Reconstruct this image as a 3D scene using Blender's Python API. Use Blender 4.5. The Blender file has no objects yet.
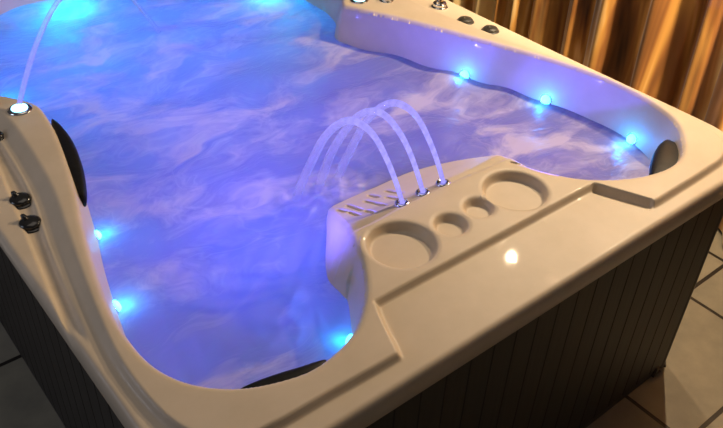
import bpy, bmesh, math, random
import numpy as np
from mathutils import Vector, Matrix
random.seed(7)
sc = bpy.context.scene
COL = sc.collection

# ------------------------------------------------------------------ helpers
def link(o, parent=None):
    COL.objects.link(o)
    if parent is not None:
        o.parent = parent
    return o

def mesh_obj(name, verts, faces, m, parent=None, smooth=True):
    me = bpy.data.meshes.new(name)
    me.from_pydata([tuple(map(float, v)) for v in verts], [], [tuple(map(int, f)) for f in faces])
    me.materials.append(m)
    me.update()
    if smooth:
        me.polygons.foreach_set('use_smooth', [True] * len(me.polygons))
    return link(bpy.data.objects.new(name, me), parent)

def tag(o, label=None, cat=None, group=None, kind=None):
    if label: o['label'] = label
    if cat: o['category'] = cat
    if group: o['group'] = group
    if kind: o['kind'] = kind
    return o

def mat(name):
    m = bpy.data.materials.new(name)
    m.use_nodes = True
    nt = m.node_tree
    b = nt.nodes['Principled BSDF']
    return m, nt, b

def N(nt, typ, **kw):
    n = nt.nodes.new(typ)
    for k, v in kw.items():
        if k in n.inputs: n.inputs[k].default_value = v
        else: setattr(n, k, v)
    return n

def ramp(nt, fac, stops, interp='LINEAR'):
    r = nt.nodes.new('ShaderNodeValToRGB')
    r.color_ramp.interpolation = interp
    e = r.color_ramp.elements
    while len(e) < len(stops): e.new(0.5)
    for el, (p, c) in zip(e, stops):
        el.position = p
        el.color = (c[0], c[1], c[2], 1) if not isinstance(c, (int, float)) else (c, c, c, 1)
    nt.links.new(fac, r.inputs[0])
    return r

def lathe(profile, seg=32, cap=True):
    """profile: list of (radius, z) bottom to top -> verts, faces"""
    V, F = [], []
    for r, z in profile:
        for i in range(seg):
            a = 2 * math.pi * i / seg
            V.append((r * math.cos(a), r * math.sin(a), z))
    for k in range(len(profile) - 1):
        for i in range(seg):
            j = (i + 1) % seg
            F.append((k * seg + i, k * seg + j, (k + 1) * seg + j, (k + 1) * seg + i))
    if cap:
        F.append(tuple(range((len(profile) - 1) * seg, len(profile) * seg)))
        F.append(tuple(reversed(range(seg))))
    return V, F

def tube(pts, radii, seg=12):
    V, F = [], []
    pts = [Vector(p) for p in pts]
    up = Vector((0.3, 0.9, 0.1)).normalized()
    for i, p in enumerate(pts):
        t = (pts[min(i + 1, len(pts) - 1)] - pts[max(i - 1, 0)]).normalized()
        a = t.cross(Vector((1, 0.2, 0))).normalized()
        b = t.cross(a).normalized()
        for k in range(seg):
            an = 2 * math.pi * k / seg
            V.append(p + (a * math.cos(an) + b * math.sin(an)) * radii[i])
    n = len(pts)
    for i in range(n - 1):
        for k in range(seg):
            l = (k + 1) % seg
            F.append((i * seg + k, i * seg + l, (i + 1) * seg + l, (i + 1) * seg + k))
    F.append(tuple(reversed(range(seg))))
    F.append(tuple(range((n - 1) * seg, n * seg)))
    return V, F

def sstep(a, b, x):
    t = np.clip((x - a) / (b - a), 0, 1)
    return t * t * (3 - 2 * t)

# ------------------------------------------------------------------ plan of the tub
W, L, TOP, WATER = 1.845, 2.55, 0.90, 0.757
RCORNER = 0.20

def catmull(P, per=8):
    P = np.array(P, float); n = len(P); out = []
    for i in range(n):
        p0, p1, p2, p3 = P[i - 1], P[i], P[(i + 1) % n], P[(i + 2) % n]
        for k in range(per):
            t = k / per
            out.append(0.5 * ((2 * p1) + (-p0 + p2) * t + (2 * p0 - 5 * p1 + 4 * p2 - p3) * t * t + (-p0 + 3 * p1 - 3 * p2 + p3) * t ** 3))
    return np.array(out)

OPEN = catmull([
    (.285, 1.42), (.288, 1.349), (.265, 1.186), (.213, .968), (.16, .79), (.108, .58), (.09, .457), (.094, .336),
    (.131, .245), (.2, .178), (.289, .141), (.355, .134), (.43, .15), (.486, .178), (.554, .24), (.612, .325), (.640, .392),
    (.668, .414), (.83, .428), (1.0, .428), (1.145, .416), (1.195, .385), (1.228, .313), (1.289, .229), (1.391, .161),
    (1.5, .130), (1.59, .139), (1.664, .181), (1.735, .25), (1.77, .335), (1.785, .45), (1.78, .566), (1.749, .701),
    (1.705, .836), (1.655, .968), (1.60, 1.116), (1.54, 1.258), (1.455, 1.43), (1.447, 1.475), (1.49, 1.53), (1.54, 1.60),
    (1.57, 1.75), (1.58, 2.0), (1.57, 2.25), (1.52, 2.38), (1.4, 2.435), (.92, 2.44), (.43, 2.435), (.24, 2.38),
    (.13, 2.25), (.11, 1.95), (.13, 1.75), (.17, 1.60), (.24, 1.50)])
STEP = catmull([
    (.12, .085), (.20, .066), (.34, .062), (.478, .058), (.498, .066), (.522, .13), (.548, .19), (.575, .2), (.8, .199), (1.05, .198), (1.26, .197),
    (1.29, .185), (1.312, .12), (1.33, .066), (1.35, .055), (1.5, .056), (1.60, .058), (1.68, .064), (1.745, .095), (1.785, .16), (1.803, .30), (1.806, .5), (1.79, .65), (1.758, .81),
    (1.72, 1.04), (1.685, 1.38), (1.70, 1.50), (1.78, 1.65), (1.80, 2.0), (1.8, 2.45), (1.6, 2.51), (.9, 2.51), (.25, 2.51), (.05, 2.45), (.03, 2.0), (.05, 1.65),
    (.15, 1.50), (.185, 1.38), (.162, 1.04), (.118, .81), (.066, .527), (.045, .34), (.06, .17)], 5)
PANEL = catmull([(.622, .28), (.630, .35), (.652, .43), (.705, .54), (.760, .645), (.81, .692), (.95, .700), (1.08, .672), (1.17, .58), (1.205, .46), (1.212, .36), (1.212, .28), (.9, .26)], 3)
CUPS = [(.722, .311, .083, .022), (.866, .296, .042, .018), (.970, .304, .039, .018), (1.098, .300, .083, .022)]
SLOT = ((1.283, .183), (1.338, .062), .0135, .034)      # the hand grip let into the step

def poly_dist(X, Y, P):
    """signed distance (positive inside) and nearest point"""
    best = np.full(X.shape, 1e9); nx = np.zeros_like(X); ny = np.zeros_like(X)
    inside = np.zeros(X.shape, bool)
    n = len(P)
    for i in range(n):
        ax, ay = P[i]; bx, by = P[(i + 1) % n]
        dx, dy = bx - ax, by - ay
        l2 = dx * dx + dy * dy + 1e-18
        t = np.clip(((X - ax) * dx + (Y - ay) * dy) / l2, 0, 1)
        px = ax + t * dx; py = ay + t * dy
        d = (X - px) ** 2 + (Y - py) ** 2
        m = d < best
        best = np.where(m, d, best); nx = np.where(m, px, nx); ny = np.where(m, py, ny)
        c = (ay > Y) != (by > Y)
        if dy != 0:
            inside ^= c & (X < ax + (Y - ay) * dx / dy)
    d = np.sqrt(best)
    return np.where(inside, d, -d), nx, ny

def rect_dist(X, Y, inset=0.0, r=RCORNER):
    """positive inside the rounded outline, and unit gradient pointing inwards"""
    cx, cy = W / 2, L / 2
    hx, hy = W / 2 - inset - r, L / 2 - inset - r
    sx, sy = np.sign(X - cx), np.sign(Y - cy)
    qx, qy = np.abs(X - cx) - hx, np.abs(Y - cy) - hy
    ox, oy = np.maximum(qx, 0), np.maximum(qy, 0)
    out = np.hypot(ox, oy)
    d = r - out - np.minimum(np.maximum(qx, qy), 0)
    l = np.where(out > 0, out, 1)
    gx = np.where(out > 0, -sx * ox / l, np.where(qx > qy, -sx, 0))
    gy = np.where(out > 0, -sy * oy / l, np.where(qx > qy, 0, -sy))
    return d, gx, gy

WALL_D = [-.03, -.016, -.009, -.004, .000, .003, .006, .017, .028, .07, .15, .30, .50]
WALL_Z = [.900, .8997, .8980, .8940, .886, .875, .862, .803, .735, .60, .48, .36, .30]

def slot_dist(X, Y):
    (ax, ay), (bx, by), r, dep = SLOT
    dx, dy = bx - ax, by - ay
    t = np.clip(((X - ax) * dx + (Y - ay) * dy) / (dx * dx + dy * dy), 0, 1)
    return r - np.hypot(X - ax - t * dx, Y - ay - t * dy)

def gills():
    G = [((.767, .606), (.755, .562)), ((.754, .546), (.735, .489)), ((.799, .610), (.768, .515)), ((.767, .495), (.756, .455)),
         ((.832, .575), (.803, .468)), ((.863, .525), (.846, .457)), ((.875, .61), (.862, .56)), ((.91, .58), (.89, .50))]
    return G

def height(X, Y, dO):
    dR, _, _ = rect_dist(X, Y)
    # deck: ledge outside the step, plateau inside
    dS, _, _ = poly_dist(X, Y, STEP)
    side = sstep(.18, .95, Y) * sstep(.5, .25, np.minimum(X, W - X)) * sstep(1.6, 1.4, Y)
    w = .009 + .020 * side
    dep = .016 + .008 * side
    z = TOP - dep + dep * sstep(-w, w * .6, dS)
    # shallow channel between the outer margin and the step on both long sides
    for m in (0, 1):
        xx = X if m == 0 else W - .01 - X
        xb = .045 + (Y - .825) * .145
        ch = sstep(-.004, .006, xx - xb) * sstep(-.012, -.022, dS + w) * sstep(1.66, 1.5, Y) * sstep(.45, .55, Y)
        z = z - .011 * ch * (xx < .4)
    # rounded outer lip
    r = .016
    q = np.clip(1 - dR / r, 0, 1)
    z = z - r * (1 - np.sqrt(np.clip(1 - q * q, 0, 1)))
    # cup recesses
    for cx, cy, cr, cd in CUPS:
        dc = cr - np.hypot(X - cx, Y - cy)
        z = z - cd * sstep(-.003, .012, dc) - .0015 * sstep(-.010, -.003, dc) 
    ks = sstep(-.001, .008, slot_dist(X, Y))
    z = z * (1 - ks) + .877 * ks
    # basin
    zb = np.interp(dO, WALL_D, WALL_Z) + (z - TOP) * sstep(.02, -.01, dO)
    # sloping fountain panel running down into the water
    dP, _, _ = poly_dist(X, Y, PANEL)
    t = Y - .425
    zp = np.interp(t, [-.05, -.014, -.008, .010, .020, .03, .12, .20, .245, .29], [.900, .899, .894, .893, .891, .886, .832, .785, .757, .68])
    for (ax, ay), (bx, by) in gills():
        dx, dy = bx - ax, by - ay
        s = np.clip(((X - ax) * dx + (Y - ay) * dy) / (dx * dx + dy * dy), 0, 1)
        dg = np.hypot(X - ax - s * dx, Y - ay - s * dy)
        zp = zp - .011 * sstep(.0068, .0025, dg)
    zp = zp - (TOP - np.interp(-dP, [-.03, -.015, -.004, .004, .010, .03, .05, .09, .16, .3, .5], [.9, .899, .893, .880, .862, .81, .755, .65, .56, .45, .30]))
    inb = np.maximum(zb, np.where(dP > -.4, zp, 0))
    return np.where(dO > -.001, np.where((Y > .36) & (X > .6) & (X < 1.3), inb, zb), np.where((dO > -.03) & (Y > .395) & (X > .64) & (X < 1.2), inb, zb))

# ------------------------------------------------------------------ materials
def mat_acrylic():
    m, nt, b = mat('cream_acrylic')
    tc = N(nt, 'ShaderNodeTexCoord')
    no = N(nt, 'ShaderNodeTexNoise', Scale=9.0, Detail=5.0, Roughness=.6)
    nt.links.new(tc.outputs['Object'], no.inputs['Vector'])
    r = ramp(nt, no.outputs['Fac'], [(.3, (.65, .53, .39)), (.7, (.72, .59, .45))])
    nt.links.new(r.outputs[0], b.inputs['Base Color'])
    b.inputs['Roughness'].default_value = .45
    b.inputs['Specular IOR Level'].default_value = .35
    b.inputs['Coat Weight'].default_value = .09
    b.inputs['Coat Roughness'].default_value = .04
    dr = N(nt, 'ShaderNodeTexNoise', Scale=160.0, Detail=2.0)
    nt.links.new(tc.outputs['Object'], dr.inputs['Vector'])
    dropr = ramp(nt, dr.outputs['Fac'], [(.60, 0.0), (.72, 1.0)])
    bu = N(nt, 'ShaderNodeBump', Strength=.12, Distance=.002)
    nt.links.new(dropr.outputs[0], bu.inputs['Height'])
    nt.links.new(bu.outputs[0], b.inputs['Coat Normal'])
    return m

def mat_simple(name, col, rough=.5, metal=0, coat=0, var=.15, scale=30, bump=0):
    m, nt, b = mat(name)
    tc = N(nt, 'ShaderNodeTexCoord')
    no = N(nt, 'ShaderNodeTexNoise', Scale=float(scale), Detail=4.0)
    nt.links.new(tc.outputs['Object'], no.inputs['Vector'])
    c = np.array(col)
    r = ramp(nt, no.outputs['Fac'], [(.3, tuple(c * (1 - var))), (.7, tuple(np.minimum(c * (1 + var), 1)))])
    nt.links.new(r.outputs[0], b.inputs['Base Color'])
    b.inputs['Roughness'].default_value = rough
    b.inputs['Metallic'].default_value = metal
    b.inputs['Coat Weight'].default_value = coat
    if bump:
        bu = N(nt, 'ShaderNodeBump', Strength=bump, Distance=.003)
        nt.links.new(no.outputs['Fac'], bu.inputs['Height'])
        nt.links.new(bu.outputs[0], b.inputs['Normal'])
    return m

def mat_emit(name, col, strength):
    m, nt, b = mat(name)
    b.inputs['Base Color'].default_value = (.6, .9, 1, 1)
    b.inputs['Emission Color'].default_value = (*col, 1)
    b.inputs['Emission Strength'].default_value = strength
    tc = N(nt, 'ShaderNodeTexCoord')
    no = N(nt, 'ShaderNodeTexVoronoi', Scale=120.0)
    nt.links.new(tc.outputs['Object'], no.inputs['Vector'])
    bu = N(nt, 'ShaderNodeBump', Strength=.2, Distance=.002)
    nt.links.new(no.outputs['Distance'], bu.inputs['Height'])
    nt.links.new(bu.outputs[0], b.inputs['Normal'])
    return m

def mat_panel():
    m, nt, b = mat('dark_panel')
    tc = N(nt, 'ShaderNodeTexCoord')
    mp = N(nt, 'ShaderNodeMapping')
    mp.inputs['Scale'].default_value = (40, 40, 2)
    no = N(nt, 'ShaderNodeTexNoise', Scale=2.0, Detail=6.0)
    nt.links.new(tc.outputs['Object'], mp.inputs['Vector'])
    nt.links.new(mp.outputs[0], no.inputs['Vector'])
    r = ramp(nt, no.outputs['Fac'], [(.3, (.030, .025, .022)), (.7, (.046, .038, .033))])
    nt.links.new(r.outputs[0], b.inputs['Base Color'])
    b.inputs['Roughness'].default_value = .5
    bu = N(nt, 'ShaderNodeBump', Strength=.2, Distance=.002)
    nt.links.new(no.outputs['Fac'], bu.inputs['Height'])
    nt.links.new(bu.outputs[0], b.inputs['Normal'])
    return m

def mat_water():
    m = bpy.data.materials.new('foaming_water'); m.use_nodes = True
    nt = m.node_tree; nt.nodes.clear()
    tc = N(nt, 'ShaderNodeTexCoord')
    # swirl: warp the coordinates with a large noise, then streak
    mp = N(nt, 'ShaderNodeMapping')
    mp.inputs['Rotation'].default_value = (0, 0, math.radians(-28))
    mp.inputs['Scale'].default_value = (1.0, 1.9, 1.0)
    nt.links.new(tc.outputs['Object'], mp.inputs['Vector'])
    wn = N(nt, 'ShaderNodeTexNoise', Scale=1.7, Detail=3.0, Roughness=.5)
    nt.links.new(mp.outputs[0], wn.inputs['Vector'])
    sub = N(nt, 'ShaderNodeVectorMath', operation='SUBTRACT'); sub.inputs[1].default_value = (.5, .5, .5)
    nt.links.new(wn.outputs['Color'], sub.inputs[0])
    scl = N(nt, 'ShaderNodeVectorMath', operation='SCALE'); scl.inputs['Scale'].default_value = .9
    nt.links.new(sub.outputs[0], scl.inputs[0])
    add = N(nt, 'ShaderNodeVectorMath', operation='ADD')
    nt.links.new(mp.outputs[0], add.inputs[0]); nt.links.new(scl.outputs[0], add.inputs[1])
    f1 = N(nt, 'ShaderNodeTexNoise', Scale=2.6, Detail=7.0, Roughness=.55, Distortion=.6)
    nt.links.new(add.outputs[0], f1.inputs['Vector'])
    f2 = N(nt, 'ShaderNodeTexNoise', Scale=9.0, Detail=6.0, Roughness=.6, Distortion=1.2)
    nt.links.new(add.outputs[0], f2.inputs['Vector'])
    mix = N(nt, 'ShaderNodeMath', operation='MULTIPLY_ADD'); mix.inputs[1].default_value = .25
    nt.links.new(f2.outputs['Fac'], mix.inputs[0]); nt.links.new(f1.outputs['Fac'], mix.inputs[2])
    foam = ramp(nt, mix.outputs[0], [(.58, 0.0), (.68, .45), (.76, 1.0)])
    # thin foam filaments along the swirls
    f3 = N(nt, 'ShaderNodeTexNoise', Scale=3.4, Detail=4.0, Roughness=.5, Distortion=.8)
    nt.links.new(add.outputs[0], f3.inputs['Vector'])
    fs = N(nt, 'ShaderNodeMath', operation='SUBTRACT'); fs.inputs[1].default_value = .5
    nt.links.new(f3.outputs['Fac'], fs.inputs[0])
    fa = N(nt, 'ShaderNodeMath', operation='ABSOLUTE'); nt.links.new(fs.outputs[0], fa.inputs[0])
    fil = ramp(nt, fa.outputs[0], [(.0, .75), (.035, .25), (.07, 0.0)])
    lm = ramp(nt, f1.outputs['Fac'], [(.38, 0.0), (.6, 1.0)])
    fm = N(nt, 'ShaderNodeMath', operation='MULTIPLY'); nt.links.new(fil.outputs[0], fm.inputs[0]); nt.links.new(lm.outputs[0], fm.inputs[1])
    foam0 = foam
    mxm = N(nt, 'ShaderNodeMath', operation='MAXIMUM'); nt.links.new(foam0.outputs[0], mxm.inputs[0]); nt.links.new(fm.outputs[0], mxm.inputs[1])
    foam = mxm
    # surface of the aerated water
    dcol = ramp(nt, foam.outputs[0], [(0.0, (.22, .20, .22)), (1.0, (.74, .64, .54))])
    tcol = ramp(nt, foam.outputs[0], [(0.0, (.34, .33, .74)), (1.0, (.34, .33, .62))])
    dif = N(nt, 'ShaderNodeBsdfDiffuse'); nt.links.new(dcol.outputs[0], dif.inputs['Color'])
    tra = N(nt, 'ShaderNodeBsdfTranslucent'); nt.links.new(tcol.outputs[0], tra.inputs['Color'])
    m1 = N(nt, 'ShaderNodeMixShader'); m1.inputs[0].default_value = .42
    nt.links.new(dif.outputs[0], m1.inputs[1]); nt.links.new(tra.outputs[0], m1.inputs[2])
    tp = N(nt, 'ShaderNodeBsdfTransparent'); tp.inputs['Color'].default_value = (.75, .85, 1, 1)
    clear = ramp(nt, foam.outputs[0], [(0.0, .10), (.6, .02)])
    m2 = N(nt, 'ShaderNodeMixShader')
    nt.links.new(clear.outputs[0], m2.inputs[0]); nt.links.new(m1.outputs[0], m2.inputs[1]); nt.links.new(tp.outputs[0], m2.inputs[2])
    rip = N(nt, 'ShaderNodeTexNoise', Scale=16.0, Detail=4.0, Distortion=.8)
    nt.links.new(add.outputs[0], rip.inputs['Vector'])
    bu = N(nt, 'ShaderNodeBump', Strength=.3, Distance=.02)
    nt.links.new(rip.outputs['Fac'], bu.inputs['Height'])
    gl = N(nt, 'ShaderNodeBsdfGlossy', Roughness=.36)
    nt.links.new(bu.outputs[0], gl.inputs['Normal'])
    fr = N(nt, 'ShaderNodeFresnel', IOR=1.33)
    nt.links.new(bu.outputs[0], fr.inputs['Normal'])
    m3 = N(nt, 'ShaderNodeMixShader')
    nt.links.new(fr.outputs[0], m3.inputs[0]); nt.links.new(m2.outputs[0], m3.inputs[1]); nt.links.new(gl.outputs[0], m3.inputs[2])
    out = N(nt, 'ShaderNodeOutputMaterial')
    nt.links.new(m3.outputs[0], out.inputs['Surface'])
    return m

def mat_stream():
    m = bpy.data.materials.new('lit_stream'); m.use_nodes = True
    nt = m.node_tree; nt.nodes.clear()
    tc = N(nt, 'ShaderNodeTexCoord')
    no = N(nt, 'ShaderNodeTexNoise', Scale=75.0, Detail=2.0)
    nt.links.new(tc.outputs['Object'], no.inputs['Vector'])
    bu = N(nt, 'ShaderNodeBump', Strength=.2, Distance=.003)
    nt.links.new(no.outputs['Fac'], bu.inputs['Height'])
    gl = N(nt, 'ShaderNodeBsdfGlass', Roughness=.05, IOR=1.2)
    nt.links.new(bu.outputs[0], gl.inputs['Normal'])
    tp = N(nt, 'ShaderNodeBsdfTransparent')
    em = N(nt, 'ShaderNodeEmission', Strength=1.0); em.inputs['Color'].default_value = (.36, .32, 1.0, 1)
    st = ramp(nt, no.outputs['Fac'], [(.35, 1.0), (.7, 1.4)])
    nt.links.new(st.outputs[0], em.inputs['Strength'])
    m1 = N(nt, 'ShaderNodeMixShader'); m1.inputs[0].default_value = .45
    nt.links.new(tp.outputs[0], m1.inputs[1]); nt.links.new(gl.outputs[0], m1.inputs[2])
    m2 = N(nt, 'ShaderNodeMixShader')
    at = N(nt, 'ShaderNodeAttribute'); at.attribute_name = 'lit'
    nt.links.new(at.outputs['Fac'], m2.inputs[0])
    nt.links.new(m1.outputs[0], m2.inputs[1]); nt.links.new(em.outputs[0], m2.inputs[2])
    out = N(nt, 'ShaderNodeOutputMaterial')
    nt.links.new(m2.outputs[0], out.inputs['Surface'])
    return m

def mat_curtain():
    m, nt, b = mat('gold_satin')
    tc = N(nt, 'ShaderNodeTexCoord')
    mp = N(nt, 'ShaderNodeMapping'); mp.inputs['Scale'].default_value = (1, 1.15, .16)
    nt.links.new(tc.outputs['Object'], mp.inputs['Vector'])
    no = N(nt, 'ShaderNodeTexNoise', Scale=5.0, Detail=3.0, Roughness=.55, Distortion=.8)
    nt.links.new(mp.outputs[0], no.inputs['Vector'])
    r = ramp(nt, no.outputs['Fac'], [(.32, (.06, .02, .005)), (.42, (.30, .115, .025)), (.51, (.60, .30, .07)), (.60, (.95, .70, .36))])  # dark folds and satin highlights painted into the colour as upright streaks
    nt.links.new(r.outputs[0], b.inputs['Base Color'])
    b.inputs['Roughness'].default_value = .33
    b.inputs['Metallic'].default_value = .35
    b.inputs['Sheen Weight'].default_value = .3
    bu = N(nt, 'ShaderNodeBump', Strength=.4, Distance=.02)
    nt.links.new(no.outputs['Fac'], bu.inputs['Height'])
    nt.links.new(bu.outputs[0], b.inputs['Normal'])
    return m

def mat_floor():
    m, nt, b = mat('stone_tiles')
    tc = N(nt, 'ShaderNodeTexCoord')
    mp = N(nt, 'ShaderNodeMapping'); mp.inputs['Location'].default_value = (-.06, .19, 0)
    nt.links.new(tc.outputs['Object'], mp.inputs['Vector'])
    br = N(nt, 'ShaderNodeTexBrick')
    br.offset = 0.5
    for k, v in (('Scale', 1.0), ('Brick Width', .60), ('Row Height', .40), ('Mortar Size', .008), ('Mortar Smooth', .15), ('Bias', 0.0)):
        br.inputs[k].default_value = v
    br.inputs['Color1'].default_value = (.30, .275, .21, 1); br.inputs['Color2'].default_value = (.35, .32, .25, 1)
    br.inputs['Mortar'].default_value = (.018, .011, .006, 1)
    nt.links.new(mp.outputs[0], br.inputs['Vector'])
    no = N(nt, 'ShaderNodeTexNoise', Scale=7.0, Detail=7.0, Roughness=.6)
    nt.links.new(tc.outputs['Object'], no.inputs['Vector'])
    r = ramp(nt, no.outputs['Fac'], [(.3, (.75, .74, .72)), (.7, (1.1, 1.05, .98))])
    mx = N(nt, 'ShaderNodeMix', data_type='RGBA', blend_type='MULTIPLY')
    mx.inputs[0].default_value = 1
    nt.links.new(br.outputs['Color'], mx.inputs[6]); nt.links.new(r.outputs[0], mx.inputs[7])
    nt.links.new(mx.outputs[2], b.inputs['Base Color'])
    b.inputs['Roughness'].default_value = .55
    inv = N(nt, 'ShaderNodeMath', operation='MULTIPLY_ADD'); inv.inputs[1].default_value = -1.0; inv.inputs[2].default_value = 1.0
    nt.links.new(br.outputs['Fac'], inv.inputs[0])
    bu = N(nt, 'ShaderNodeBump', Strength=.8, Distance=.006)
    nt.links.new(inv.outputs[0], bu.inputs['Height'])
    nt.links.new(bu.outputs[0], b.inputs['Normal'])
    return m

M_ACR = mat_acrylic()
M_BLACK = mat_simple('black_plastic', (.018, .017, .016), .22, 0, .5)
M_PILLOW = mat_simple('charcoal_foam', (.012, .0115, .012), .5, 0, 0, .2, 60, .2)
M_PILLOW.node_tree.nodes['Principled BSDF'].inputs['Specular IOR Level'].default_value = .15
M_GREYKNOB = mat_simple('grey_plastic', (.05, .046, .040), .35, 0, .3)
M_CHROME = mat_simple('chrome', (.75, .76, .78), .12, 1.0)
M_PANEL = mat_panel()
M_POST = mat_simple('dark_trim', (.05, .042, .036), .45)
M_LED = mat_emit('blue_led', (.06, .60, 1.0), 5.0)
M_LAMCAP = mat_emit('lit_nozzle', (.25, .75, 1.0), 4.0)
M_WATER = mat_water()
M_STREAM = mat_stream()
M_CURTAIN = mat_curtain()
M_FLOOR = mat_floor()
M_WALL = mat_simple('dark_plaster', (.10, .07, .05), .8)

# ------------------------------------------------------------------ hot tub shell
tub = link(bpy.data.objects.new('hot_tub', None))
tag(tub, 'cream acrylic hot tub with dark boarded sides, full of blue lit water', 'hot tub')

H = .004
xs = np.arange(0, W + H / 2, H); xs = xs * (W / xs[-1])
ys = np.arange(0, L + H / 2, H); ys = ys * (L / ys[-1])
GX, GY = np.meshgrid(xs, ys)
X, Y = GX.ravel().copy(), GY.ravel().copy()
nx_, ny_ = len(xs), len(ys)
hcell = max(xs[1] - xs[0], ys[1] - ys[0])
snapped = np.zeros(len(X), bool)
dR, gx, gy = rect_dist(X, Y)
m = np.abs(dR) <= .5001 * hcell
X[m] -= dR[m] * gx[m]; Y[m] -= dR[m] * gy[m]; snapped |= m
onR = m.copy()
dO, px, py = poly_dist(X, Y, OPEN)
m = (np.abs(dO) <= .5001 * hcell) & ~snapped
X[m] = px[m]; Y[m] = py[m]; snapped |= m
dO[m] = 0
CR = .014
cupd = []
for cx, cy, cr, cd in CUPS:
    rr = np.hypot(X - cx, Y - cy); d = cr + CR - rr
    m = (np.abs(d) <= .5001 * hcell) & ~snapped
    X[m] = cx + (X[m] - cx) * (cr + CR) / rr[m]; Y[m] = cy + (Y[m] - cy) * (cr + CR) / rr[m]
    snapped |= m
    d[m] = 0
    cupd.append(d)
Z = height(X, Y, dO)
idx = np.arange(nx_ * ny_).reshape(ny_, nx_)
A, B, C, D = idx[:-1, :-1].ravel(), idx[:-1, 1:].ravel(), idx[1:, 1:].ravel(), idx[1:, :-1].ravel()
dR2, _, _ = rect_dist(X, Y)
zero = (np.abs(dR2) < 1e-5) | (dO == 0)
for d in cupd: zero |= (d == 0)
useBD = (zero[B] & zero[D]) & ~(zero[A] & zero[C])
t1 = np.where(useBD[:, None], np.stack([A, B, D], 1), np.stack([A, B, C], 1))
t2 = np.where(useBD[:, None], np.stack([B, C, D], 1), np.stack([A, C, D], 1))
T = np.concatenate([t1, t2])
ctr_R = dR2[T].mean(1)
keep = (dR2[T].min(1) > -1e-5) & (ctr_R > 1e-7)
T = T[keep]
which = np.zeros(len(T), int)
which[dO[T].mean(1) > 0] = 1
for k, d in enumerate(cupd):
    which[(d[T].mean(1) > 0) & (d[T].min(1) > -1e-6)] = 2 + k
ds = slot_dist(X, Y)
which[(ds[T].mean(1) > -.004)] = 6

PTS = np.stack([X, Y, Z], 1)
def submesh(name, tris, parent, extra=None):
    used = np.unique(tris)
    mp = np.full(len(PTS), -1); mp[used] = np.arange(len(used))
    V = PTS[used].tolist(); F = mp[tris].tolist()
    if extra is not None:
        extra(tris, mp, V, F)
    return mesh_obj(name, V, F, M_ACR, parent)

def skirt(tris, mp, V, F):
    E = {}
    for a, b, c in tris[(np.abs(dR2[tris]) < 1e-5).sum(1) >= 2]:
        for u, v in ((a, b), (b, c), (c, a)):
            if abs(dR2[u]) < 1e-5 and abs(dR2[v]) < 1e-5:
                k = (min(u, v), max(u, v))
                E[k] = None if k in E else (u, v)
    ring = {}
    prof = [(-.001, .860), (-.001, .845), (.0005, .828), (.004, .818), (.012, .812), (.06, .811)]
    _, ggx, ggy = rect_dist(X, Y)
    def col(u):
        if u not in ring:
            ids = [mp[u]]
            for ins, z in prof:
                V.append([X[u] + ggx[u] * ins, Y[u] + ggy[u] * ins, z]); ids.append(len(V) - 1)
            ring[u] = ids
        return ring[u]
    for e in E.values():
        if e is None: continue
        u, v = e
        a, b = col(u), col(v)
        for k in range(len(prof)):
            F.append([b[k], a[k], a[k + 1], b[k + 1]])

submesh('rim', T[which == 0], tub, skirt)
submesh('basin', T[which == 1], tub)
for k in range(4):
    submesh('cup_holder', T[which == 2 + k], tub)
submesh('hand_grip', T[which == 6], tub)

def deck_z(x, y):
    a = np.array([float(x)]); b = np.array([float(y)])
    d, _, _ = poly_dist(a, b, OPEN)
    return float(height(a, b, d)[0])

# ------------------------------------------------------------------ cabinet
ZC0, ZC1, INS = .035, .825, .036
def panel(p0, p1, nrm, name='side_panel'):
    p0, p1, nrm = Vector((*p0, 0)), Vector((*p1, 0)), Vector((*nrm, 0))
    ln = (p1 - p0).length; t = (p1 - p0) / ln
    n = max(1, round(ln / .075)); w = ln / n
    prof = []
    for i in range(n):
        s = i * w
        prof += [(s, -.002), (s + .0015, -.002), (s + .003, 0), (s + w - .003, 0), (s + w - .0015, -.002)]
    prof.append((ln, -.007))
    V = []; F = []
    zz = [ZC0, ZC0 + .004, ZC1]
    for z in zz:
        for s, o in prof:
            q = p0 + t * s + nrm * o
            V.append((q.x, q.y, z))
    k = len(prof)
    for j in range(2):
        for i in range(k - 1):
            F.append((j * k + i, j * k + i + 1, (j + 1) * k + i + 1, (j + 1) * k + i))
    o = mesh_obj(name, V, F, M_PANEL, tub, smooth=False)
    return o
RC = .065
x0, x1, y0, y1 = INS, W - INS, INS, L - INS
panel((x0 + RC, y0), (x1 - RC, y0), (0, -1))
panel((x0, y1 - RC), (x0, y0 + RC), (-1, 0))
panel((x1, y0 + RC), (x1, y1 - RC), (1, 0))
panel((x1 - RC, y1), (x0 + RC, y1), (0, 1))
for cx, cy, a0 in ((x0 + RC, y0 + RC, 180), (x1 - RC, y0 + RC, 270), (x1 - RC, y1 - RC, 0), (x0 + RC, y1 - RC, 90)):
    V = []; F = []
    ns = 12
    for z in (.012, ZC1):
        for i in range(ns + 1):
            a = math.radians(a0 + 90 * i / ns)
            r = RC + (.002 if 0 < i < ns else -.004)
            V.append((cx + r * math.cos(a), cy + r * math.sin(a), z))
    for i in range(ns):
        F.append((i, i + 1, ns + 2 + i, ns + 1 + i))
    mesh_obj('corner_post', V, F, M_POST, tub)
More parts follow.
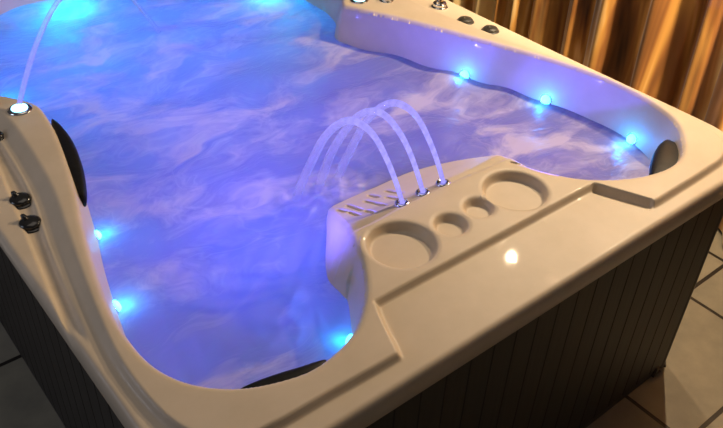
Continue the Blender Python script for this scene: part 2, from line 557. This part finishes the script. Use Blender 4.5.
# plinth
def rr_loop(ins, r, n=10):
    out = []
    for cx, cy, a0 in ((ins + r, ins + r, 180), (W - ins - r, ins + r, 270), (W - ins - r, L - ins - r, 0), (ins + r, L - ins - r, 90)):
        for i in range(n + 1):
            a = math.radians(a0 + 90 * i / n)
            out.append((cx + r * math.cos(a), cy + r * math.sin(a)))
    return out
lp = rr_loop(INS + .004, RC); k = len(lp)
V = [(x, y, 0) for x, y in lp] + [(x, y, .05) for x, y in lp]
F = [(i, (i + 1) % k, k + (i + 1) % k, k + i) for i in range(k)] + [tuple(reversed(range(k))), tuple(range(k, 2 * k))]
mesh_obj('plinth', V, F, M_POST, tub, smooth=False)
# little clip brackets on the front right corner
for bx, by, rz in ((x1 - .10, y0 - .001, 0), (x1 - .035, y0 + .012, 35)):
    bm = bmesh.new()
    bmesh.ops.create_cube(bm, size=1)
    bmesh.ops.scale(bm, vec=(.022, .010, .035), verts=bm.verts)
    bmesh.ops.bevel(bm, geom=bm.edges[:], offset=.003, segments=2, affect='EDGES')
    g = bmesh.ops.create_cube(bm, size=1)
    bmesh.ops.scale(bm, vec=(.040, .012, .008), verts=g['verts'])
    bmesh.ops.translate(bm, vec=(0, -.003, -.012), verts=g['verts'])
    me = bpy.data.meshes.new('corner_bracket'); bm.to_mesh(me); bm.free(); me.materials.append(M_POST)
    o = link(bpy.data.objects.new('corner_bracket', me), tub)
    o.location = (bx, by, .030); o.rotation_euler[2] = math.radians(rz)

# ------------------------------------------------------------------ headrest pillows along the opening
def nearest_i(p):
    return int(np.argmin(((OPEN - np.array(p)) ** 2).sum(1)))
def pillow(pa, pb, thick, zc, hh, off=.012):
    i, j = nearest_i(pa), nearest_i(pb)
    if j < i: i, j = j, i
    path = OPEN[i:j + 1]
    n = 28
    s = np.concatenate([[0], np.cumsum(np.hypot(*np.diff(path, axis=0).T))])
    u = np.linspace(0, s[-1], n)
    px = np.interp(u, s, path[:, 0]); py = np.interp(u, s, path[:, 1])
    V = []; F = []; seg = 14
    for q in range(n):
        a, b = max(q - 1, 0), min(q + 1, n - 1)
        t = Vector((px[b] - px[a], py[b] - py[a], 0)).normalized()
        nr = Vector((-t.y, t.x, 0))
        dd, _, _ = poly_dist(np.array([px[q] + nr.x * .02]), np.array([py[q] + nr.y * .02]), OPEN)
        if dd[0] < 0: nr = -nr
        w = max(math.sin(math.pi * (q + .5) / n), .02) ** .55
        for k in range(seg):
            an = 2 * math.pi * k / seg
            ca, sa = math.cos(an), math.sin(an)
            ca = math.copysign(abs(ca) ** .7, ca); sa = math.copysign(abs(sa) ** .7, sa)
            c = Vector((px[q], py[q], zc)) + nr * off
            V.append(c + nr * (ca * thick * w) + Vector((0, 0, 1)) * (sa * hh * (.5 + .5 * w)))
    for q in range(n - 1):
        for k in range(seg):
            l = (k + 1) % seg
            F.append((q * seg + k, q * seg + l, (q + 1) * seg + l, (q + 1) * seg + k))
    F.append(tuple(reversed(range(seg)))); F.append(tuple(range((n - 1) * seg, n * seg)))
    return mesh_obj('headrest_pillow', V, F, M_PILLOW, tub)
pillow((.287, 1.34), (.205, .95), .023, .864, .030)
pillow((.20, .18), (.38, .138), .024, .858, .026)
pillow((1.50, .131), (1.712, .228), .050, .846, .024, .022)

# ------------------------------------------------------------------ control knobs on the deck
def knob_meshes():
    V, F = lathe([(.034, 0), (.034, .004), (.030, .007), (.026, .008), (.027, .012), (.028, .018), (.025, .024), (.018, .028), (.008, .030), (.001, .0305)], 28)
    bm = bmesh.new()
    for i in range(8):
        pass
    # finger lever: a tapered fin rising from the dome
    LV = []; LF = []
    for s, (hw, z0, z1) in enumerate(((.006, .022, .031), (.007, .018, .040), (.006, .014, .046), (.004, .014, .044))):
        xx = .004 + .0065 * s
        LV += [(xx, -hw, z0), (xx, hw, z0), (xx, hw * .7, z1), (xx, -hw * .7, z1)]
    for s in range(3):
        a, b = 4 * s, 4 * s + 4
        for k in range(4):
            l = (k + 1) % 4
            LF.append((a + k, a + l, b + l, b + k))
    LF += [(3, 2, 1, 0), (12, 13, 14, 15)]
    return (V, F), (LV, LF)
(KV, KF), (LV, LF) = knob_meshes()
def knob(x, y, rz, m, s=1.0, squash=1.0):
    z = deck_z(x, y)
    r = mesh_obj('control_knob', [(a * s, b * s, c * s * squash) for a, b, c in KV], KF, m, tub)
    r.location = (x, y, z - .001); r.rotation_euler[2] = math.radians(rz)
    l = mesh_obj('lever', [(a * s, b * s, c * s * squash) for a, b, c in LV], LF, m, r)
    return r
knob(.092, 1.026, 120, M_BLACK, .95, .65)
knob(.077, .922, 120, M_BLACK, .95, .65)
knob(.178, 1.475, 60, M_BLACK, .8, .8)
knob(.140, 1.335, 100, M_BLACK, .8, .8)
knob(1.752, 1.140, 200, M_GREYKNOB, .95, .55)
knob(1.772, 1.034, 200, M_GREYKNOB, .95, .55)
knob(1.765, 1.290, 200, M_CHROME, .95, .8)
knob(1.600, 1.405, 200, M_CHROME, .8, .8)

# ------------------------------------------------------------------ fountain nozzles and laminar nozzles
JETS = [(.830, .432), (.902, .435), (.973, .435)]
for jx, jy in JETS:
    z = deck_z(jx, jy)
    V, F = lathe([(.019, 0), (.019, .003), (.016, .006), (.011, .007), (.009, .004), (.0085, .002)], 24)
    o = mesh_obj('fountain_nozzle', V, F, M_CHROME, tub); o.location = (jx, jy, z - .001)
for lx, ly in ((.236, 1.40), (1.515, 1.46)):
    z = deck_z(lx, ly)
    V, F = lathe([(.034, 0), (.034, .004), (.028, .007), (.022, .007)], 28)
    o = mesh_obj('laminar_nozzle', V, F, M_CHROME, tub); o.location = (lx, ly, z - .001)
    V, F = lathe([(.024, .004), (.022, .010), (.012, .014), (.006, .018)], 24)
    mesh_obj('lit_cap', V, F, M_LAMCAP, o)

# ------------------------------------------------------------------ LED lights in the basin wall
LEDS = []
def led(x, y, z, size=.014):
    """snap to the wall and face into the basin"""
    a = np.array([x]); b = np.array([y])
    _, qx, qy = poly_dist(a, b, OPEN)
    eps = .004
    def dd(u, v):
        return float(poly_dist(np.array([u]), np.array([v]), OPEN)[0][0])
    g = Vector((dd(x + eps, y) - dd(x - eps, y), dd(x, y + eps) - dd(x, y - eps), 0))
    g = g.normalized() if g.length > 0 else Vector((-1, 0, 0))
    d = float(np.interp(-z, [-q for q in WALL_Z], WALL_D))
    c = Vector((float(qx[0]), float(qy[0]), 0)) + g * d
    nrm = (g + Vector((0, 0, .42))).normalized()
    V, F = lathe([(size * 1.2, -.004), (size * 1.2, .002), (size * 1.1, .004), (size * .95, .003)], 24)
    V2, F2 = lathe([(size, .003), (size * .9, .008), (size * .55, .0115), (size * .1, .013)], 24)
    o = mesh_obj('light_fitting', V, F, M_CHROME, tub)
    o.location = (c.x, c.y, z); o.rotation_euler = nrm.to_track_quat('Z', 'Y').to_euler()
    mesh_obj('lens', V2, F2, M_LED, o)
    LEDS.append((Vector((c.x, c.y, z)), g))
    return o
led(1.63, .995, .765, .017); led(1.715, .705, .765, .017); led(1.77, .38, .765, .017)
led(.20, .93, .757, .017); led(.14, .66, .757, .017); led(.53, .235, .757, .017)
led(.73, 2.39, .738); led(1.58, 1.95, .738); led(.22, 1.72, .738)

def wall_jet(x, y, z):
    o = led(x, y, z, .016); c, g = LEDS.pop()
    o.name = 'jet_nozzle'; o.data.materials[0] = M_BLACK
    for ch in o.children: bpy.data.objects.remove(ch)
wall_jet(1.57, 1.98, .79)

# ------------------------------------------------------------------ water
hw = .010
wx = np.arange(.08, W - .03, hw); wy = np.arange(.11, L - .08, hw)
WX, WY = np.meshgrid(wx, wy)
fx, fy = WX.ravel(), WY.ravel()
dOw, _, _ = poly_dist(fx, fy, OPEN)
zs = height(fx, fy, dOw)
rng = np.random.RandomState(3)
wz = np.full(fx.shape, WATER)
for k in range(26):
    a = rng.uniform(0, 2 * math.pi); f = rng.uniform(10, 45); ph = rng.uniform(0, 6.28)
    wz += .0055 / (f ** .5) * np.sin(f * (fx * math.cos(a) + fy * math.sin(a)) + ph + 1.2 * np.sin(5 * fx * math.sin(a) + 4 * fy))
for lx, ly in ((.74, .745), (.81, .75), (.88, .755)):
    rr = np.hypot(fx - lx, fy - ly)
    wz += .010 * np.exp(-(rr / .05) ** 2) + .004 * np.cos(rr * 110) * np.exp(-(rr / .10) ** 2)
ok = (zs < wz + .12) & (dOw > .005)
nxw, nyw = len(wx), len(wy)
iw = np.arange(nxw * nyw).reshape(nyw, nxw)
Q = np.stack([iw[:-1, :-1].ravel(), iw[:-1, 1:].ravel(), iw[1:, 1:].ravel(), iw[1:, :-1].ravel()], 1)
Q = Q[ok[Q].all(1)]
used = np.unique(Q); mp = np.full(nxw * nyw, -1); mp[used] = np.arange(len(used))
water = mesh_obj('water', np.stack([fx, fy, wz], 1)[used], mp[Q], M_WATER)
tag(water, 'churning violet blue water with pale foam swirls filling the tub', 'water', kind='stuff')

# ------------------------------------------------------------------ streams
def stream(name, p0, v, t1, r0, r1, lit0, lit1, label, group):
    n = 48
    P, R, lit = [], [], []
    for i in range(n):
        u = i / (n - 1); t = t1 * u
        wob = .003 * u * math.sin(23 * u + p0[0] * 40)
        P.append((p0[0] + v[0] * t + wob, p0[1] + v[1] * t, p0[2] + v[2] * t - 4.9 * t * t))
        R.append(r0 + (r1 - r0) * u)
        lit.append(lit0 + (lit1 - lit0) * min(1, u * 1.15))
    V, F = tube(P, R, 12)
    base = Vector(p0)
    o = mesh_obj(name, [Vector(q) - base for q in V], F, M_STREAM)
    o.location = base
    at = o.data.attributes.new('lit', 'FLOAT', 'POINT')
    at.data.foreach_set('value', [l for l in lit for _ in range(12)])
    return tag(o, label, 'water jet', group)
vz = 1.89
tl = (vz + math.sqrt(vz * vz + 4 * 4.9 * (.895 - WATER))) / 9.8
for (jx, jy), nm in zip(JETS, ('leftmost of three glowing violet water jets arching from the front panel',
                               'middle one of three glowing violet water jets arching from the front panel',
                               'rightmost of three glowing violet water jets arching from the front panel')):
    stream('fountain_stream', (jx, jy, deck_z(jx, jy) + .003), (-.225, .704, vz), tl + .01, .0060, .013, .95, .10, nm, 'fountain jets of the front panel')
stream('fountain_stream', (.236, 1.40, deck_z(.236, 1.40) + .012), (1.40, 1.02, 2.05), .478, .007, .008, .34, .02,
       'thin pale water jet shooting up from lit nozzle on left corner of the rim', None)

# ------------------------------------------------------------------ floor and curtain
fl = mesh_obj('floor', [(-4, -3, 0), (5, -3, 0), (5, 6, 0), (-4, 6, 0)], [(0, 1, 2, 3)], M_FLOOR, smooth=False)
tag(fl, kind='structure')
ny_c = 700; nz_c = 14
cy = np.linspace(-1.2, 3.8, ny_c)
rng = np.random.RandomState(11)
ph = np.cumsum(rng.uniform(.6, 1.5, 90)) * .17 - 1.4
amp = rng.uniform(.55, 1.25, 90)
phase = np.interp(cy, ph, np.arange(90))
am = np.interp(cy, ph, amp)
V = []; F = []
for k in range(nz_c):
    z = .015 + 2.6 * k / (nz_c - 1)
    sway = .02 * math.sin(z * 1.7)
    fold = np.sin(phase * math.pi * 2 / 1.0 + .25 * math.sin(z * 2))
    fold = np.sign(fold) * np.abs(fold) ** .95
    xx = 2.57 + .055 * am * fold + .012 * np.sin(phase * 14.2 + z) + .02 * np.sin(cy * 3.1 + z)
    for a, b in zip(xx, cy):
        V.append((a, b + sway, z))
for k in range(nz_c - 1):
    for i in range(ny_c - 1):
        F.append((k * ny_c + i, (k + 1) * ny_c + i, (k + 1) * ny_c + i + 1, k * ny_c + i + 1))
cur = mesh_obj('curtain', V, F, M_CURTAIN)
tag(cur, 'long gold satin curtain hanging behind the tub, brown fold shade in its colour', 'curtain')

wl = mesh_obj('wall_right', [(2.75, -3, 0), (2.75, 6, 0), (2.75, 6, 3.2), (2.75, -3, 3.2)], [(0, 3, 2, 1)], M_WALL, smooth=False)
tag(wl, kind='structure')

# ------------------------------------------------------------------ lamps
def lamp(name, typ, loc, energy, color, size=.1, target=None, **kw):
    l = bpy.data.lights.new(name, typ)
    l.energy = energy; l.color = color
    if typ == 'AREA': l.size = size
    else: l.shadow_soft_size = size
    for k, v in kw.items(): setattr(l, k, v)
    o = bpy.data.objects.new(name, l); COL.objects.link(o)
    o.location = loc
    if target is not None:
        o.rotation_euler = (Vector(target) - Vector(loc)).to_track_quat('-Z', 'Y').to_euler()
    return o
WARM = (1.0, .77, .50)
lamp('ceiling_spot', 'SPOT', (2.25, 1.10, 2.25), 56, WARM, .025, (1.15, .35, .9), spot_size=2.5, spot_blend=.6)
lamp('ceiling_spot', 'SPOT', (2.40, .50, 2.05), 84, WARM, .014, (1.4, .2, .9), spot_size=2.4, spot_blend=.6)
lamp('curtain_fill', 'SPOT', (2.18, -.8, 2.2), 640, (1.0, .78, .46), .10, (2.66, 1.2, .70), spot_size=.80, spot_blend=.6)  # extra spot added to brighten and rake the curtain folds
lamp('ceiling_fill', 'AREA', (.6, 1.2, 3.0), 7, (1.0, .88, .75), 1.6, (.8, .9, .9))
lamp('cool_fill', 'AREA', (-1.6, 1.6, 1.7), 7, (.72, .80, 1.0), .8, (.1, .7, .9))
lamp('floor_fill', 'AREA', (3.0, -1.6, 2.4), 9, (1.0, .86, .66), .6, (2.0, -.2, 0))
VIO = (.22, .15, 1.0); BLU = (.07, .22, 1.0); CY = (.0, .62, 1.0)
for k, (c, g) in enumerate(LEDS):
    if k < 3:
        q = c + g * .045
        lamp('led_lamp', 'POINT', (q.x, q.y, WATER + .016), .5, (.01, .26, 1.0), .012)
    else:
        q = c + g * (.022 if k < 6 else .13)
        lamp('led_lamp', 'POINT', (q.x, q.y, WATER - (.022 if k < 6 else .05)), (.0, .0, .0, .38, .38, .32, 6.5, 3.0, .6)[k], CY, .015)
# unseen area lights added below the surface, facing up, to make the water glow
for x, y, z, e, col, sz in ((.42, .48, .42, 5, VIO, .5), (.45, .95, .42, 4, VIO, .5), (.60, 1.5, .40, 5, BLU, .6), (1.15, 1.95, .40, 6.5, BLU, .6), (.55, 2.0, .42, 6.5, BLU, .6),
                        (1.45, .75, .42, 1.3, VIO, .4), (1.45, .40, .45, 1.3, VIO, .3), (1.05, 1.1, .40, 2.2, VIO, .5), (.56, .62, .50, 1.5, BLU, .2)):
    lamp('underwater_fill', 'AREA', (x, y, z), e, col, sz, (x + .001, y, z + 1))
# violet spots without fittings, added above the water to tint the basin walls
for x, y, e, t in ((.22, .62, 70, (1.72, .55, 1.12)), (.27, .95, 55, (1.68, .85, 1.12)), (.34, 1.32, 14, (1.6, 1.2, 1.10)), (1.55, .50, 14, (.60, .40, 1.0)), (.9, 1.6, 16, (.5, 2.44, 1.0))):
    lamp('wall_tint_fill', 'SPOT', (x, y, .865), e, (.11, .09, 1.0), .02, t, spot_size=1.1, spot_blend=1.0)
w = bpy.data.worlds.new('room'); sc.world = w; w.use_nodes = True
bg = w.node_tree.nodes['Background']
bg.inputs[0].default_value = (.9, .85, .9, 1); bg.inputs[1].default_value = .05

# ------------------------------------------------------------------ camera
yaw, pitch, roll, f = .704379683, .659431905, .0441650156, 802.799082
r = Vector((math.cos(yaw), -math.sin(yaw), 0))
fw = Vector((math.sin(yaw) * math.cos(pitch), math.cos(yaw) * math.cos(pitch), -math.sin(pitch)))
u = r.cross(fw)
r2 = r * math.cos(roll) + u * math.sin(roll); u2 = -r * math.sin(roll) + u * math.cos(roll)
cam = bpy.data.cameras.new('camera'); co = bpy.data.objects.new('camera', cam); COL.objects.link(co)
R = Matrix((r2, u2, -fw)).transposed().to_4x4()
co.matrix_world = Matrix.Translation((-.280974849, -.720399644, 2.09370549)) @ R
cam.sensor_fit = 'HORIZONTAL'; cam.sensor_width = 36; cam.lens = f / 723 * 36
cam.clip_start = .02
sc.camera = co
sc.view_settings.view_transform = 'Standard'
sc.view_settings.look = 'None'
